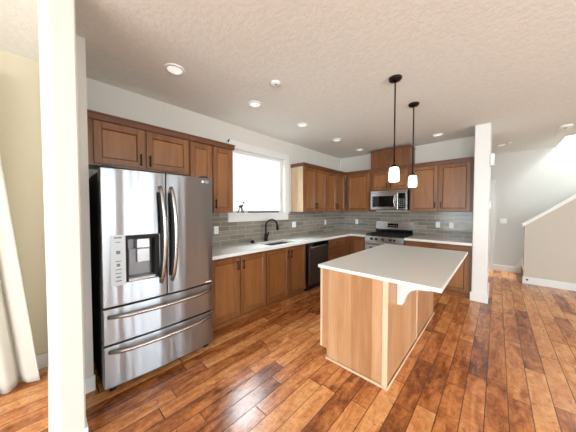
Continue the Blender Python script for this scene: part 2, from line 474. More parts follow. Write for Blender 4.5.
# window over the sink
def window(name, y0, y1, z0, z1, xg, casing, sill, mullions=()):
    w = struct(MB().box(xg, y0, z0, xg + 0.05, y0 + 0.045, z1).box(xg, y1 - 0.045, z0, xg + 0.05, y1, z1)
               .box(xg, y0 + 0.045, z0, xg + 0.05, y1 - 0.045, z0 + 0.04).box(xg, y0 + 0.045, z1 - 0.045, xg + 0.05, y1 - 0.045, z1).build(name, 'trim'))
    MB().box(xg + 0.02, y0 + 0.045, z0 + 0.04, xg + 0.026, y1 - 0.045, z1 - 0.045).build('pane', 'glass', w)
    for m in mullions: MB().box(xg + 0.005, m - 0.03, z0 + 0.04, xg + 0.045, m + 0.03, z1 - 0.045).build('mullion', 'trim', w)
    if casing:
        c = casing
        MB().box(0.0, y0 - c, z0, 0.02, y0, z1, 0.002).box(0.0, y1, z0, 0.02, y1 + c, z1, 0.002).box(0.0, y0 - c, z1, 0.022, y1 + c, z1 + c, 0.002).build('casing', 'trim', w)
    if sill:
        MB().box(xg + 0.05, y0, z0 - 0.025, 0.0, y1, z0).box(0.0, y0 - 0.11, z0 - 0.028, 0.045, y1 + 0.11, z0, 0.003).build('sill', 'trim', w)
        MB().box(0.0, y0 - 0.095, z0 - 0.14, 0.022, y1 + 0.095, z0 - 0.03, 0.003).build('apron', 'trim', w)
    return w
window('window_1', *WIN, -0.13, 0.11, True)
window('window_2', *WIN2, -0.13, 0.09, False, [(WIN2[0] + WIN2[1]) / 2])
for i, (a, b) in enumerate(RIGHT_WINDOWS):
    w = MB()
    X = XR + 0.06
    w.box(X, a, 0.25, X + 0.05, a + 0.05, 2.45).box(X, b - 0.05, 0.25, X + 0.05, b, 2.45).box(X, a + 0.05, 0.25, X + 0.05, b - 0.05, 0.31).box(X, a + 0.05, 2.39, X + 0.05, b - 0.05, 2.45)
    if b - a > 1.5: w.box(X, (a + b) / 2 - 0.04, 0.31, X + 0.05, (a + b) / 2 + 0.04, 2.39)
    w = struct(w.build('window_%d' % (i + 3), 'trim'))
    MB().box(X + 0.02, a + 0.05, 0.31, X + 0.026, b - 0.05, 2.39).build('pane', 'glass', w)
for i, (a, b) in enumerate(FRONT_WINDOWS):
    Y = YF - 0.11
    w = MB().box(a, Y, 0.25, a + 0.05, Y + 0.05, 2.45).box(b - 0.05, Y, 0.25, b, Y + 0.05, 2.45).box(a + 0.05, Y, 0.25, b - 0.05, Y + 0.05, 0.31).box(a + 0.05, Y, 2.39, b - 0.05, Y + 0.05, 2.45)
    w.box((a + b) / 2 - 0.04, Y, 0.31, (a + b) / 2 + 0.04, Y + 0.05, 2.39)
    w = struct(w.build('window_%d' % (i + 8), 'trim'))
    MB().box(a + 0.05, Y + 0.02, 0.31, b - 0.05, Y + 0.026, 2.39).build('pane', 'glass', w)

# hall door, mostly hidden behind the return wall
d = struct(MB().box(2.003, YB + 0.03, 0.01, 2.897, YB + 0.07, 2.077).build('door_1', 'trim'))
MB().box(2.90, YB - 0.018, 0, 2.983, YB, 2.08).box(1.92, YB - 0.018, 0, 2.0, YB, 2.08).box(1.90, YB - 0.022, 2.08, 3.0, YB, 2.165).build('door_casing', 'trim', d)
MB().lathe([(0.0, 0), (0.024, 0.005), (0.028, 0.03), (0.0, 0.05)][1:3], (2.08, YB - 0.02, 1.0), 'y').build('door_knob', 'bronze', d)

# glazed tile backsplash
CT = 0.914; UB = 1.413
struct(MB().box(0.0, -4.09, CT + 0.001, 0.008, -3.382, UB - 0.002).box(0.0, -3.382, CT + 0.001, 0.008, -2.018, 1.258).box(0.0, -2.018, CT + 0.001, 0.008, -0.001, UB - 0.002).build('trim_backsplash_left', 'tile_left'))
struct(MB().box(0.009, -0.008, CT + 0.001, 2.754, 0.0, UB - 0.002).build('trim_backsplash_back', 'tile_back'))

# ------------------------------------------------------------------ cabinets
PI2 = math.pi / 2
def shaker(mb, x0, x1, z0, z1, yf, t=0.02, rail=0.058, bev=0.0025):
    """shaker front between x0..x1, z0..z1, front plane at yf (towards -y)"""
    yb = yf + t
    mb.box(x0, yf, z0, x0 + rail, yb, z1, bev).box(x1 - rail, yf, z0, x1, yb, z1, bev)
    mb.box(x0 + rail, yf, z0, x1 - rail, yb, z0 + rail, bev).box(x0 + rail, yf, z1 - rail, x1 - rail, yb, z1, bev)
    xa, xb, za, zb = x0 + rail, x1 - rail, z0 + rail, z1 - rail; c = 0.009; yp = yf + 0.012
    A = [mb.bm.verts.new(p) for p in ((xa, yf + 0.003, za), (xb, yf + 0.003, za), (xb, yf + 0.003, zb), (xa, yf + 0.003, zb))]
    B = [mb.bm.verts.new(p) for p in ((xa + c, yp, za + c), (xb - c, yp, za + c), (xb - c, yp, zb - c), (xa + c, yp, zb - c))]
    for i in range(4):
        mb.bm.faces.new([A[i], A[(i + 1) % 4], B[(i + 1) % 4], B[i]])
    C = [mb.bm.verts.new(v.co) for v in B]; mb.bm.faces.new(C)
    return mb
def pull(parent, x, z, yf, length=0.12, vertical=True):
    h = length / 2; mb = MB()
    if vertical:
        mb.box(x - 0.007, yf - 0.030, z - h, x + 0.007, yf - 0.020, z + h, 0.003)
        for s in (-1, 1): mb.box(x - 0.006, yf - 0.021, z + s * (h - 0.018) - 0.008, x + 0.006, yf, z + s * (h - 0.018) + 0.008)
    else:
        mb.box(x - h, yf - 0.030, z - 0.007, x + h, yf - 0.020, z + 0.007, 0.003)
        for s in (-1, 1): mb.box(x + s * (h - 0.018) - 0.008, yf - 0.021, z - 0.006, x + s * (h - 0.018) + 0.008, yf, z + 0.006)
    mb.build('handle', 'bronze', parent, 'dark bronze bar handle')
def cabinet(label, loc, rotz, w, depth, z0, z1, doors=(), drawers=(), crown=None, toe=None, name='wall_cabinet', group=None, side=None, cat='cabinet', open_top=False):
    """local frame: x along the wall, -y towards the room, z from the root"""
    t = thing(name, label, cat, loc, rotz, group)
    D = depth - 0.021
    c = MB(); c.box(0.001, -D, z0, w - 0.001, -0.010, z1)
    if toe:
        c = MB(); c.box(0.001, -D, z0 + toe, w - 0.001, -0.010, z1).box(0.001, -(D - 0.03), 0, w - 0.001, -0.03, z0 + toe)
    if open_top:
        c.bm.free(); c = MB()
        c.box(0.001, -D, toe, 0.02, -0.010, z1).box(w - 0.02, -D, toe, w - 0.001, -0.010, z1).box(0.02, -D, toe, w - 0.02, -0.010, toe + 0.02)
        c.box(0.02, -D, toe + 0.02, w - 0.02, -D + 0.014, z1).box(0.02, -0.024, toe + 0.02, w - 0.02, -0.010, z1).box(0.001, -(D - 0.03), 0, w - 0.001, -0.03, toe)
    c.build('carcass', 'cab', t)
    if toe:
        MB().box(0.001, -(D - 0.016), 0.0, w - 0.001, -(D - 0.03), 0.055, 0.004).build('shoe_moulding', 'cab', t)
    for x0, x1, za, zb, px, pz in doors:
        d = shaker(MB(), x0, x1, za, zb, -depth).build('door', 'cab', t)
        if px is not None: pull(d, px, pz, -depth)
    for x0, x1, za, zb, p in drawers:
        mb = MB()
        if zb - za > 0.2: shaker(mb, x0, x1, za, zb, -depth, rail=0.05)
        else: mb.box(x0, -depth, za, x1, -depth + 0.02, zb, 0.004)
        d = mb.build('drawer', 'cabh', t)
        if p: pull(d, (x0 + x1) / 2, (za + zb) / 2, -depth, 0.1, False)
    if crown:
        za, zb, ends = crown
        xa = -0.018 if 'l' in ends else 0.001; xb = w + 0.018 if 'r' in ends else w - 0.001
        MB().box(xa, -depth - 0.004, za, xb, -0.010, zb - 0.018).box(xa - (0.006 if 'l' in ends else 0), -depth - 0.016, zb - 0.018, xb + (0.006 if 'r' in ends else 0), -0.010, zb, 0.003).build('crown', 'crown', t)
    if side: side(t)
    return t

UD = 0.336; UT = 2.272; CR = 2.35
gU, gB = 'wall cabinets along the ceiling', 'base cabinets under the worktop'
# left wall uppers, local x runs along +Y
w = 0.92
cabinet('wide two-door wall cabinet directly above the refrigerator', (0, -5.016, 0), PI2, w, UD, 1.867, CR - 0.062,
        [(0.045, 0.444, 1.885, UT, 0.414, 1.965), (0.468, w - 0.012, 1.885, UT, 0.498, 1.965)], crown=(UT + 0.012, CR, ''), group=gU)
w = 0.606
cabinet('tall narrow two-door wall cabinet between the refrigerator and the window', (0, -4.095, 0), PI2, w, UD, UB, CR - 0.062,
        [(0.008, 0.283, UB + 0.008, UT, 0.255, 1.53), (0.303, w - 0.022, UB + 0.008, UT, 0.332, 1.53)], crown=(UT + 0.012, CR, 'r'), group=gU)
def birch_side(t):
    MB().box(-0.003, -(UD - 0.022), UB, 0.0, -0.010, CR - 0.064).build('side_panel', 'birch', t, 'pale birch side panel')
w = 0.79
cabinet('two-door wall cabinet right beside the window with a pale birch side', (0, -1.926, 0), PI2, w, UD, UB, CR - 0.062,
        [(0.018, 0.388, UB + 0.008, UT, 0.36, 1.53), (0.398, w - 0.014, UB + 0.008, UT, 0.428, 1.53)], crown=(UT + 0.012, CR, 'l'), group=gU, side=birch_side)
w = 0.795
cabinet('two-door wall cabinet ending in the inner corner on the window wall', (0, -1.135, 0), PI2, w, UD, UB, CR - 0.062,
        [(0.014, 0.394, UB + 0.008, UT, 0.366, 1.53), (0.404, w - 0.022, UB + 0.008, UT, 0.434, 1.53)], crown=(UT + 0.012, CR, ''), group=gU)
# back wall uppers
x0 = 0.338; w = 0.955 - x0
cabinet('single-door wall cabinet in the inner corner left of the microwave', (x0, 0, 0), 0, w, UD + 0.002, UB, CR - 0.062,
        [(0.055, w - 0.03, UB + 0.008, UT, None, None)], crown=(UT + 0.012, CR, ''), group=gU)
x0 = 0.957; w = 1.745 - x0
cabinet('short two-door wall cabinet right above the microwave', (x0, 0, 0), 0, w, UD + 0.002, 1.862, CR - 0.062,
        [(0.035, w / 2 - 0.012, 1.885, UT - 0.01, w / 2 - 0.04, 1.96), (w / 2 + 0.012, w - 0.035, 1.885, UT - 0.01, w / 2 + 0.04, 1.96)], crown=(UT + 0.012, CR, ''), group=gU)
t = thing('vent_chase', 'tall wooden box up to the ceiling above the microwave cabinet', 'cabinet', (0.955, 0, CR + 0.001))
MB().box(0, -0.33, 0, 0.8, -0.005, 0.355).build('carcass', 'cab', t)
MB().box(-0.012, -0.345, 0.355, 0.812, -0.005, 0.395, 0.004).build('crown', 'crown', t)
x0 = 1.747; w = 2.712 - x0
cabinet('wide two-door wall cabinet right of the microwave beside the white wall end', (x0, 0, 0), 0, w, UD + 0.002, UB, CR - 0.062,
        [(0.02, 0.470, UB + 0.008, UT, 0.438, 1.54), (0.494, w - 0.015, UB + 0.008, UT, 0.528, 1.54)], crown=(UT + 0.012, CR, ''), group=gU)
tag(MB().box(2.714, -0.335, UB, 2.752, -0.010, CR - 0.003).build('filler_strip', 'crown'), 'dark wooden filler strip between the wall cabinet and white wall end', 'cabinet trim')

# base cabinets
BD = 0.622; BT = 0.872
y0 = -4.06; w = 0.926
cabinet('two-door base cabinet beside the refrigerator', (0, y0, 0), PI2, w, BD, 0, BT,
        [(0.06, 0.468, 0.085, 0.845, 0.434, 0.745), (0.488, w - 0.012, 0.085, 0.845, 0.522, 0.745)], toe=0.07, name='base_cabinet', group=gB)
y0 = -3.132; w = 0.917
tS = cabinet('two-door base cabinet below the sink', (0, y0, 0), PI2, w, BD, 0, BT,
        [(0.012, 0.474, 0.085, 0.845, 0.448, 0.745), (0.492, w - 0.022, 0.085, 0.845, 0.522, 0.745)], toe=0.07, open_top=True, name='base_cabinet', group=gB)
y0 = -1.523; w = 0.70
cabinet('base cabinet of stacked drawers right of the dishwasher', (0, y0, 0), PI2, w, BD, 0, BT, (),
        [(0.02, w - 0.02, 0.70, 0.845, True), (0.02, w - 0.02, 0.395, 0.685, True), (0.02, w - 0.02, 0.085, 0.38, True)], toe=0.07, name='base_cabinet', group=gB)
x0 = 0.605; w = 0.983 - x0
cabinet('single-door base cabinet in the corner left of the range', (x0, 0, 0), 0, w, BD, 0, BT,
        [(0.055, w - 0.012, 0.085, 0.845, None, None)], toe=0.07, name='base_cabinet', group=gB)
tag(MB().box(0.01, -0.818, 0, 0.603, -0.010, BT).build('corner_cabinet', 'cab'), 'plain wooden filler cabinet in the inner corner below the worktop', 'cabinet')
x0 = 1.752; w = 2.750 - x0
cabinet('base cabinet with two drawers over doors right of the range', (x0, 0, 0), 0, w, BD, 0, BT,
        [(0.02, 0.478, 0.085, 0.70, 0.445, 0.60), (0.498, w - 0.035, 0.085, 0.70, 0.532, 0.60)],
        [(0.02, 0.478, 0.715, 0.845, False), (0.498, w - 0.035, 0.715, 0.845, False)], toe=0.07, name='base_cabinet', group=gB)

# ------------------------------------------------------------------ worktops
SX0, SX1, SY0, SY1 = 0.19, 0.57, -2.99, -2.37      # sink cut-out
cd = 0.648; z0, z1 = 0.8725, CT
c = MB()
c.box(0.010, -4.075, z0, cd, SY0, z1).box(0.010, SY0, z0, SX0, SY1, z1).box(SX1, SY0, z0, cd, SY1, z1).box(0.010, SY1, z0, cd, -0.010, z1).box(cd, -0.648, z0, 0.983, -0.010, z1)
c = c.build('worktop', 'quartz')
tag(c, 'L-shaped white quartz worktop around the sink and into the corner', 'worktop', 'white quartz worktops')
tag(MB().box(1.750, -0.648, z0, 2.753, -0.010, z1).build('worktop', 'quartz'), 'short white quartz worktop right of the range', 'worktop', 'white quartz worktops')

# sink
sk = thing('kitchen_sink', 'double-bowl stainless undermount sink set in the worktop below window', 'sink', (0, 0, 0))
ym = (SY0 + SY1) / 2
def bowl(a, b):
    mb = MB(); t = 0.006; top = z0 - 0.001; bot = 0.70
    x0, x1 = SX0 - 0.004, SX1 + 0.004
    mb.box(x0, a, bot, x1, b, bot + t).box(x0, a, bot + t, x0 + t, b, top).box(x1 - t, a, bot + t, x1, b, top)
    mb.box(x0 + t, a, bot + t, x1 - t, a + t, top).box(x0 + t, b - t, bot + t, x1 - t, b, top)
    o = mb.build('bowl', 'sink', sk)
    MB().lathe([(0.045, 0), (0.045, 0.004), (0.02, 0.002)], ((x0 + x1) / 2, (a + b) / 2, bot + t)).build('drain', 'handle', o)
bowl(SY0 - 0.004, ym - 0.008); bowl(ym + 0.008, SY1 + 0.004)
MB().box(SX0 - 0.004, ym - 0.0079, 0.80, SX1 + 0.004, ym + 0.0079, z0 - 0.006).build('divider', 'sink', sk)
# faucet
fx, fy = 0.10, -2.685
fa = thing('kitchen_faucet', 'dark bronze gooseneck faucet standing behind the sink', 'faucet', (fx, fy, CT + 0.0005))
MB().lathe([(0.036, 0), (0.036, 0.012), (0.03, 0.02), (0.028, 0.10), (0.02, 0.13)]).build('base', 'bronze', fa)
dirv = Vector((0.42, 0.9, 0)).normalized()
rad = 0.105
pts = [Vector((0, 0, 0.10)), Vector((0, 0, 0.18)), Vector((0, 0, 0.25))]
for i in range(0, 13):
    a = math.pi - i / 12 * math.pi * 0.98
    pts.append(dirv * (rad + rad * math.cos(a)) + Vector((0, 0, 0.26 + rad * math.sin(a))))
MB().tube(pts, 0.0155, 12).build('spout', 'bronze', fa)
e = pts[-1]
MB().tube([e, e + Vector((0, 0, -0.03)), e + Vector((0.004, 0.008, -0.09))], [0.019, 0.023, 0.026], 12).build('spray_head', 'bronze', fa)
MB().tube([(0.02, 0, 0.075), (0.045, 0.005, 0.085), (0.06, 0.01, 0.16)], [0.014, 0.012, 0.010], 8).build('lever', 'bronze', fa)
MB().lathe([(0.019, 0.0), (0.019, 0.012)], (0.012, 0, 0.07), 'x').build('valve', 'bronze', fa)
sd = thing('soap_dispenser', 'small black pump button on the worktop left of faucet', 'dispenser', (0.12, -2.99, CT + 0.0005))
MB().lathe([(0.036, 0), (0.036, 0.006), (0.022, 0.012), (0.022, 0.022)]).build('base', 'bronze', sd)
MB().lathe([(0.03, 0.022), (0.031, 0.036), (0.015, 0.04)]).build('button', 'bronze', sd)

# ------------------------------------------------------------------ refrigerator (local x along +Y, -y to the room)
FW = 0.908
fr = thing('refrigerator', 'stainless French-door refrigerator with ice dispenser at the left wall', 'refrigerator', (0.06, -5.004, 0), PI2)
MB().box(0.004, -0.69, 0.035, FW - 0.004, 0, 1.752, 0.004).build('case', 'case', fr, 'charcoal case')
FY = lambda x: -(0.800 + 0.022 * (1 - (2 * x / FW - 1) ** 2))
def front_panel(name, x0, x1, z0, z1, hole=None, mat='steel'):
    bm = bmesh.new(); yb = -0.70
    xs = [x0 + (x1 - x0) * i / 14 for i in range(15)]; zs = [z0, z1]
    if hole:
        xs = sorted(set([x for x in xs if not any(abs(x - h) < 0.012 for h in hole[:2])] + list(hole[:2]))); zs = [z0, hole[2], hole[3], z1]
    V = {(i, k): bm.verts.new((x, FY(x), z)) for i, x in enumerate(xs) for k, z in enumerate(zs)}
    B = {(i, k): bm.verts.new((x, yb, z)) for i, x in enumerate(xs) for k, z in enumerate(zs)}
    ins = lambda i, k: hole and hole[0] - 1e-6 <= xs[i] < hole[1] - 1e-6 and k == 1
    nx, nz = len(xs) - 1, len(zs) - 1
    for i in range(nx):
        for k in range(nz):
            if ins(i, k): continue
            f = bm.faces.new([V[i, k], V[i + 1, k], V[i + 1, k + 1], V[i, k + 1]]); f.smooth = True
            bm.faces.new([B[i, k + 1], B[i + 1, k + 1], B[i + 1, k], B[i, k]])
    def wall(a, b, P, Q): bm.faces.new([P[a], Q[a], Q[b], P[b]])
    for i in range(nx):
        wall((i, 0), (i + 1, 0), V, B); wall((i + 1, nz), (i, nz), V, B)
    for k in range(nz):
        wall((0, k + 1), (0, k), V, B); wall((nx, k), (nx, k + 1), V, B)
    if hole:
        ia = xs.index(hole[0]); ib = xs.index(hole[1])
        for i in range(ia, ib):
            wall((i + 1, 1), (i, 1), V, B); wall((i, 2), (i + 1, 2), V, B)
        wall((ia, 1), (ia, 2), V, B); wall((ib, 2), (ib, 1), V, B)
    bmesh.ops.recalc_face_normals(bm, faces=bm.faces[:])
    mb = MB(); mb.bm.free(); mb.bm = bm
    o = mb.build(name, mat, fr); bevelmod(o, 0.007, 3, 50); return o
DZ0, DZ1 = 0.697, 1.775
HOLE = (0.156, 0.392, 0.872, 1.244)
ld = front_panel('door', 0.002, 0.4515, DZ0, DZ1, HOLE)
rd = front_panel('door', 0.4565, FW - 0.002, DZ0, DZ1)
d1 = front_panel('drawer', 0.002, FW - 0.002, 0.405, 0.685)
d2 = front_panel('drawer', 0.002, FW - 0.002, 0.062, 0.393)
MB().box(0.01, -0.7, 0.686, FW - 0.01, -0.69, 0.696).box(0.01, -0.7, 0.394, FW - 0.01, -0.69, 0.404).box(0.452, -0.7, 0.7, 0.456, -0.69, 1.75).build('gasket', 'black', fr)
MB().box(0.04, -0.70, 0.018, FW - 0.04, -0.64, 0.06).build('kick_grille', 'black', fr)
for x in (0.06, FW - 0.06):
    MB().lathe([(0.028, -0.02), (0.03, 0.0), (0.028, 0.02)], (x, -0.735, 0.030), 'x', 20).build('foot', 'black', fr)
for x in (0.02, FW - 0.09):
    MB().box(x, -0.76, 1.7755, x + 0.07, -0.62, 1.80, 0.006).build('hinge_cover', 'case', fr)
# bowed bar handles
def vbar(x, z0, z1, door, lean):
    y = FY(x); pts = []
    for i in range(17):
        t = i / 16; bow = math.sin(math.pi * t) ** 0.5 if 0 < t < 1 else 0
        pts.append((x + lean * (1 - (2 * t - 1) ** 2) * 0.012, y + 0.004 - 0.058 * bow, z0 + (z1 - z0) * t))
    hd = MB().tube(pts, 0.0175, 12).build('handle', 'handle', door)
    q = [(a - 0.016, b + 0.008, c) for a, b, c in pts[1:-1]]  # black tube added for the dark, shaded side of the steel bar
    MB().tube(q, 0.015, 10).build('grip_shade', 'matt_black', hd, 'black strip standing in for shade beside the handle')
vbar(0.405, 0.815, 1.655, ld, 1.6); vbar(0.497, 0.815, 1.655, rd, 1.6)
def hbar(z, door):
    pts = []
    for i in range(21):
        t = i / 20; x = 0.035 + (FW - 0.07) * t
        bow = min(1, math.sin(math.pi * t) * 2.2) ** 0.7 if 0 < t < 1 else 0
        pts.append((x, FY(x) + 0.003 - 0.045 * bow - 0.012 * math.sin(math.pi * t), z))
    MB().tube(pts, 0.0165, 12).build('handle', 'handle', door)
hbar(0.622, d1); hbar(0.348, d2)
# dispenser
h0, h1, z0, z1 = HOLE
dm = MB()
dm.box(h0 + 0.002, -0.72, z0 + 0.002, h1 - 0.002, -0.705, z1 - 0.002)
o = dm.build('dispenser_recess', 'grey_disp', ld)
MB().box(h0 + 0.001, FY(h0) + 0.004, z0 + 0.001, h0 + 0.012, -0.72, z1 - 0.001).box(h1 - 0.03, FY(h1) + 0.006, z0 + 0.001, h1 - 0.001, -0.72, z1 - 0.001).box(h0 + 0.012, FY(h0) + 0.004, z1 - 0.03, h1 - 0.03, -0.72, z1 - 0.001).build('surround', 'matt_black', o)
MB().box(h0 + 0.012, FY(h0) - 0.004, z0 + 0.001, h1 - 0.03, -0.72, z0 + 0.025, 0.004).build('drip_tray', 'silver', o)
xc = (h0 + h1) / 2 + 0.015
MB().box(xc - 0.055, -0.785, z1 - 0.115, xc + 0.045, -0.722, z1 - 0.031, 0.008, 2).build('chute', 'silver', o)
MB().box(xc - 0.05, -0.770, z1 - 0.235, xc + 0.045, -0.752, z1 - 0.118, 0.006, 2).build('paddle', 'silver', o)
MB().prism([(h0 + 0.03, z0 + 0.03), (h1 - 0.05, z0 + 0.03), (h1 - 0.055, z1 - 0.12), (h0 + 0.035, z1 - 0.12)], 'y', -0.735, -0.721).build('back_plate', 'back_grey', o)
def onface(x0, x1, z0, z1, t, name, mat, parent, lift=0.0):
    mb = MB()
    mb.prism([(x0, FY(x0) - t - lift), (x1, FY(x1) - t - lift), (x1, FY(x1) - lift + 0.001), (x0, FY(x0) - lift + 0.001)], 'z', z0, z1)
    return mb.build(name, mat, parent)
cp = onface(0.055, 0.150, 0.858, 1.256, 0.004, 'control_panel', 'panel', ld)
for zc, wdt, hgt in ((1.235, 0.05, 0.010), (1.20, 0.03, 0.006), (1.12, 0.026, 0.026), (1.05, 0.036, 0.006), (1.02, 0.022, 0.022), (0.985, 0.04, 0.006), (0.955, 0.04, 0.006), (0.925, 0.03, 0.010), (0.895, 0.04, 0.008)):
    onface(0.1025 - wdt / 2, 0.1025 + wdt / 2, zc - hgt / 2, zc + hgt / 2, 0.001, 'mark', 'mark', cp, 0.004)
# maker's mark: a small disc and two letters
lx = 0.800
lg = MB().lathe([(0.0125, -0.0012), (0.0125, 0.0)], (lx, FY(lx), 1.735), 'y', 24).build('emblem', 'white_mark', rd)
text_mesh('lettering', 'LG', 0.034, 'white_mark', rd, Matrix.Translation((lx + 0.045, FY(lx + 0.045) - 0.0012, 1.735)) @ Matrix.Rotation(PI2, 4, 'X'))
onface(0.82, 0.885, 0.706, 0.718, 0.002, 'badge', 'white_mark', rd)

# ------------------------------------------------------------------ dishwasher
dw = thing('dishwasher', 'dark stainless dishwasher below the worktop right of the sink cabinet', 'dishwasher', (0, -2.195, 0), PI2)
MB().box(0.0, -0.575, 0.10, 0.665, -0.012, 0.868).build('case', 'black', dw)
d = MB().box(0.045, -0.632, 0.115, 0.655, -0.577, 0.862, 0.005, 2).build('door', 'steel_dark', dw)
MB().box(0.045, -0.635, 0.80, 0.655, -0.6325, 0.858).build('control_strip', 'black_gloss', d)
MB().tube([(0.07, -0.634, 0.785), (0.085, -0.668, 0.785), (0.35, -0.672, 0.785), (0.615, -0.668, 0.785), (0.63, -0.634, 0.785)], 0.011, 10).build('handle', 'handle', d)
MB().box(0.045, -0.634, 0.115, 0.053, -0.6322, 0.79).build('edge_trim', 'handle', d)
MB().box(0.02, -0.56, 0.0, 0.655, -0.50, 0.0995).build('toe_panel', 'black', dw)

# ------------------------------------------------------------------ gas range
rg = thing('gas_range', 'stainless gas range with black grates against the back wall', 'range', (0.987, 0, 0))
RW = 0.759
MB().box(0, -0.635, 0.09, RW, -0.012, 0.905).build('body', 'steel_flat', rg)
MB().box(0.03, -0.60, 0.0, RW - 0.03, -0.05, 0.09).build('plinth', 'black', rg)
ov = MB().box(0.006, -0.672, 0.30, RW - 0.006, -0.637, 0.785, 0.006, 2).build('oven_door', 'steel_flat', rg)
MB().box(0.10, -0.6745, 0.36, RW - 0.10, -0.6722, 0.68).build('oven_window', 'black_gloss', ov)
MB().tube([(0.05, -0.67, 0.745), (0.05, -0.715, 0.745), (RW - 0.05, -0.715, 0.745), (RW - 0.05, -0.67, 0.745)], 0.012, 10).build('handle', 'handle', ov)
MB().box(0.006, -0.668, 0.10, RW - 0.006, -0.637, 0.292, 0.006, 2).build('drawer', 'steel_flat', rg)
cpn = MB().prism([(-0.637, 0.79), (-0.675, 0.80), (-0.655, 0.905), (-0.637, 0.905)], 'x', 0.0, RW).build('control_panel', 'steel_flat', rg)
for x in (0.140, 0.236, 0.372, 0.520, 0.590):
    MB().lathe([(0.026, 0.0), (0.024, -0.012), (0.019, -0.016), (0.018, -0.038), (0.012, -0.04)], (x, -0.663, 0.85), 'y', 20).build('knob', 'black', rg)
MB().box(0.004, -0.650, 0.9055, RW - 0.004, -0.085, 0.918, 0.003).build('cooktop', 'black_gloss', rg)
for gx in (0.015, 0.262, 0.509):
    g = MB(); gw = 0.235; za, zb = 0.936, 0.950
    for y in (-0.635, -0.375, -0.115): g.box(gx, y - 0.008, za, gx + gw, y + 0.008, zb)
    for x in (gx, gx + gw / 2 - 0.008, gx + gw - 0.016): g.box(x, -0.627, za + 0.001, x + 0.016, -0.123, zb + 0.001)
    for x in (gx + 0.002, gx + gw - 0.014):
        for y in (-0.633, -0.127): g.box(x, y, 0.9185, x + 0.012, y + 0.012, za)
    for x in (gx + 0.06, gx + gw - 0.076): g.box(x, -0.56, za + 0.002, x + 0.014, -0.19, zb + 0.002)
    g.build('burner_grate', 'iron', rg)
    for y in (-0.50, -0.25):
        MB().lathe([(0.045, 0.9185), (0.043, 0.928), (0.03, 0.933)], (gx + gw / 2, y, 0), 'z', 24).build('burner', 'iron', rg)
bgd = MB().box(0.0, -0.075, 0.9055, RW, -0.012, 1.02).build('splash_panel', 'black_gloss', rg)
bk = MB().prism([(-0.085, 1.02), (-0.065, 1.195), (-0.05, 1.203), (-0.012, 1.203), (-0.012, 1.02)], 'x', 0.0, RW).build('backguard', 'steel_flat', rg)
MB().prism([(-0.0825, 1.062), (-0.0745, 1.15), (-0.072, 1.15), (-0.080, 1.062)], 'x', 0.26, 0.48).build('clock_display', 'black_gloss', bk)
for i in range(6):
    MB().prism([(-0.0825, 1.09), (-0.0812, 1.105), (-0.080, 1.105), (-0.081, 1.09)], 'x', 0.285 + i * 0.03, 0.300 + i * 0.03).build('button', 'slot', bk)

# ------------------------------------------------------------------ microwave
mw = thing('microwave_oven', 'stainless microwave fixed above the range under a wooden cabinet', 'microwave', (0.985, 0, 1.438))
MW, MHt = 0.738, 0.415
MB().box(0, -0.375, 0, MW, -0.012, MHt).build('case', 'case', mw)
d = MB().box(0.0, -0.405, 0.012, 0.565, -0.376, MHt - 0.045, 0.005, 2).build('door', 'steel_flat', mw)
MB().box(0.045, -0.4075, 0.075, 0.485, -0.4052, 0.305).build('door_window', 'black_gloss', d)
pts = [(0.530 - 0.03 * math.sin(math.pi * i / 10), -0.404 - 0.042 * math.sin(math.pi * i / 10) ** 0.6 if 0 < i < 10 else -0.404, 0.05 + 0.30 * i / 10) for i in range(11)]
MB().tube(pts, 0.012, 10).build('handle', 'handle', d)
cpm = MB().box(0.568, -0.405, 0.012, MW, -0.376, MHt - 0.045, 0.004, 2).build('control_panel', 'steel_flat', mw)
MB().box(0.58, -0.4075, 0.05, 0.705, -0.4052, 0.35).build('keypad', 'black_gloss', cpm)
for i in range(3):
    for j in range(5):
        MB().box(0.594 + i * 0.036, -0.409, 0.075 + j * 0.036, 0.618 + i * 0.036, -0.4076, 0.093 + j * 0.036).build('key', 'slot', cpm)
MB().box(0.0, -0.40, MHt - 0.043, MW, -0.376, MHt, 0.004).build('vent_grille', 'steel_flat', mw)
MB().box(0.0, -0.40, 0.0, MW, -0.376, 0.0115).build('bottom_lip', 'black', mw)

# ------------------------------------------------------------------ kitchen island
ix0, ix1, iy0, iy1 = 1.77, 2.407, -3.435, -1.611
il = thing('kitchen_island', 'pale wooden kitchen island with white corbel standing on the plank floor', 'island', (0, 0, 0))
IT = 0.8815
MB().box(ix0 + 0.02, iy0 + 0.012, 0.10, ix1 - 0.008, iy1 - 0.008, IT).box(ix0 + 0.09, iy0 + 0.012, 0.0, ix1 - 0.008, iy1 - 0.008, 0.10).build('carcass', 'cab', il)
e = MB(); seams = [ix0, 1.86, 1.955, 2.095, 2.18, 2.285, 2.372]
for a, b in zip(seams, seams[1:]):
    zb = 0.0 if a > ix0 + 0.07 else 0.10
    if zb == 0.10:
        e.box(a, iy0, 0.10, b, iy0 + 0.011, IT).box(ix0 + 0.07, iy0, 0, b, iy0 + 0.011, 0.10)
    else: e.box(a + 0.0008, iy0, zb, b, iy0 + 0.011, IT)
e.build('end_panel', 'alder', il)
MB().box(2.372, iy0 - 0.006, 0, ix1 + 0.006, iy0 + 0.011, IT, 0.003).build('corner_trim', 'alder_strip', il)
MB().box(ix0 - 0.004, iy0 - 0.003, 0.10, ix0 + 0.018, iy0 + 0.010, IT, 0.002).build('edge_trim', 'alder_strip', il)
s = MB(); ys = [iy0 + 0.012, -3.24, -2.97, -2.74, -2.52]
for a, b in zip(ys, ys[1:]): s.box(ix1 - 0.007, a + 0.0008, 0, ix1, b, IT)
ys = [-2.495, -2.2, -1.9, iy1]
for a, b in zip(ys, ys[1:]): s.box(ix1 - 0.007, a + 0.0008, 0, ix1, b, IT)
s.build('side_panel', 'alder', il)
MB().box(ix1, -2.521, 0.018, ix1 + 0.006, -2.494, IT).build('batten', 'alder_strip', il)
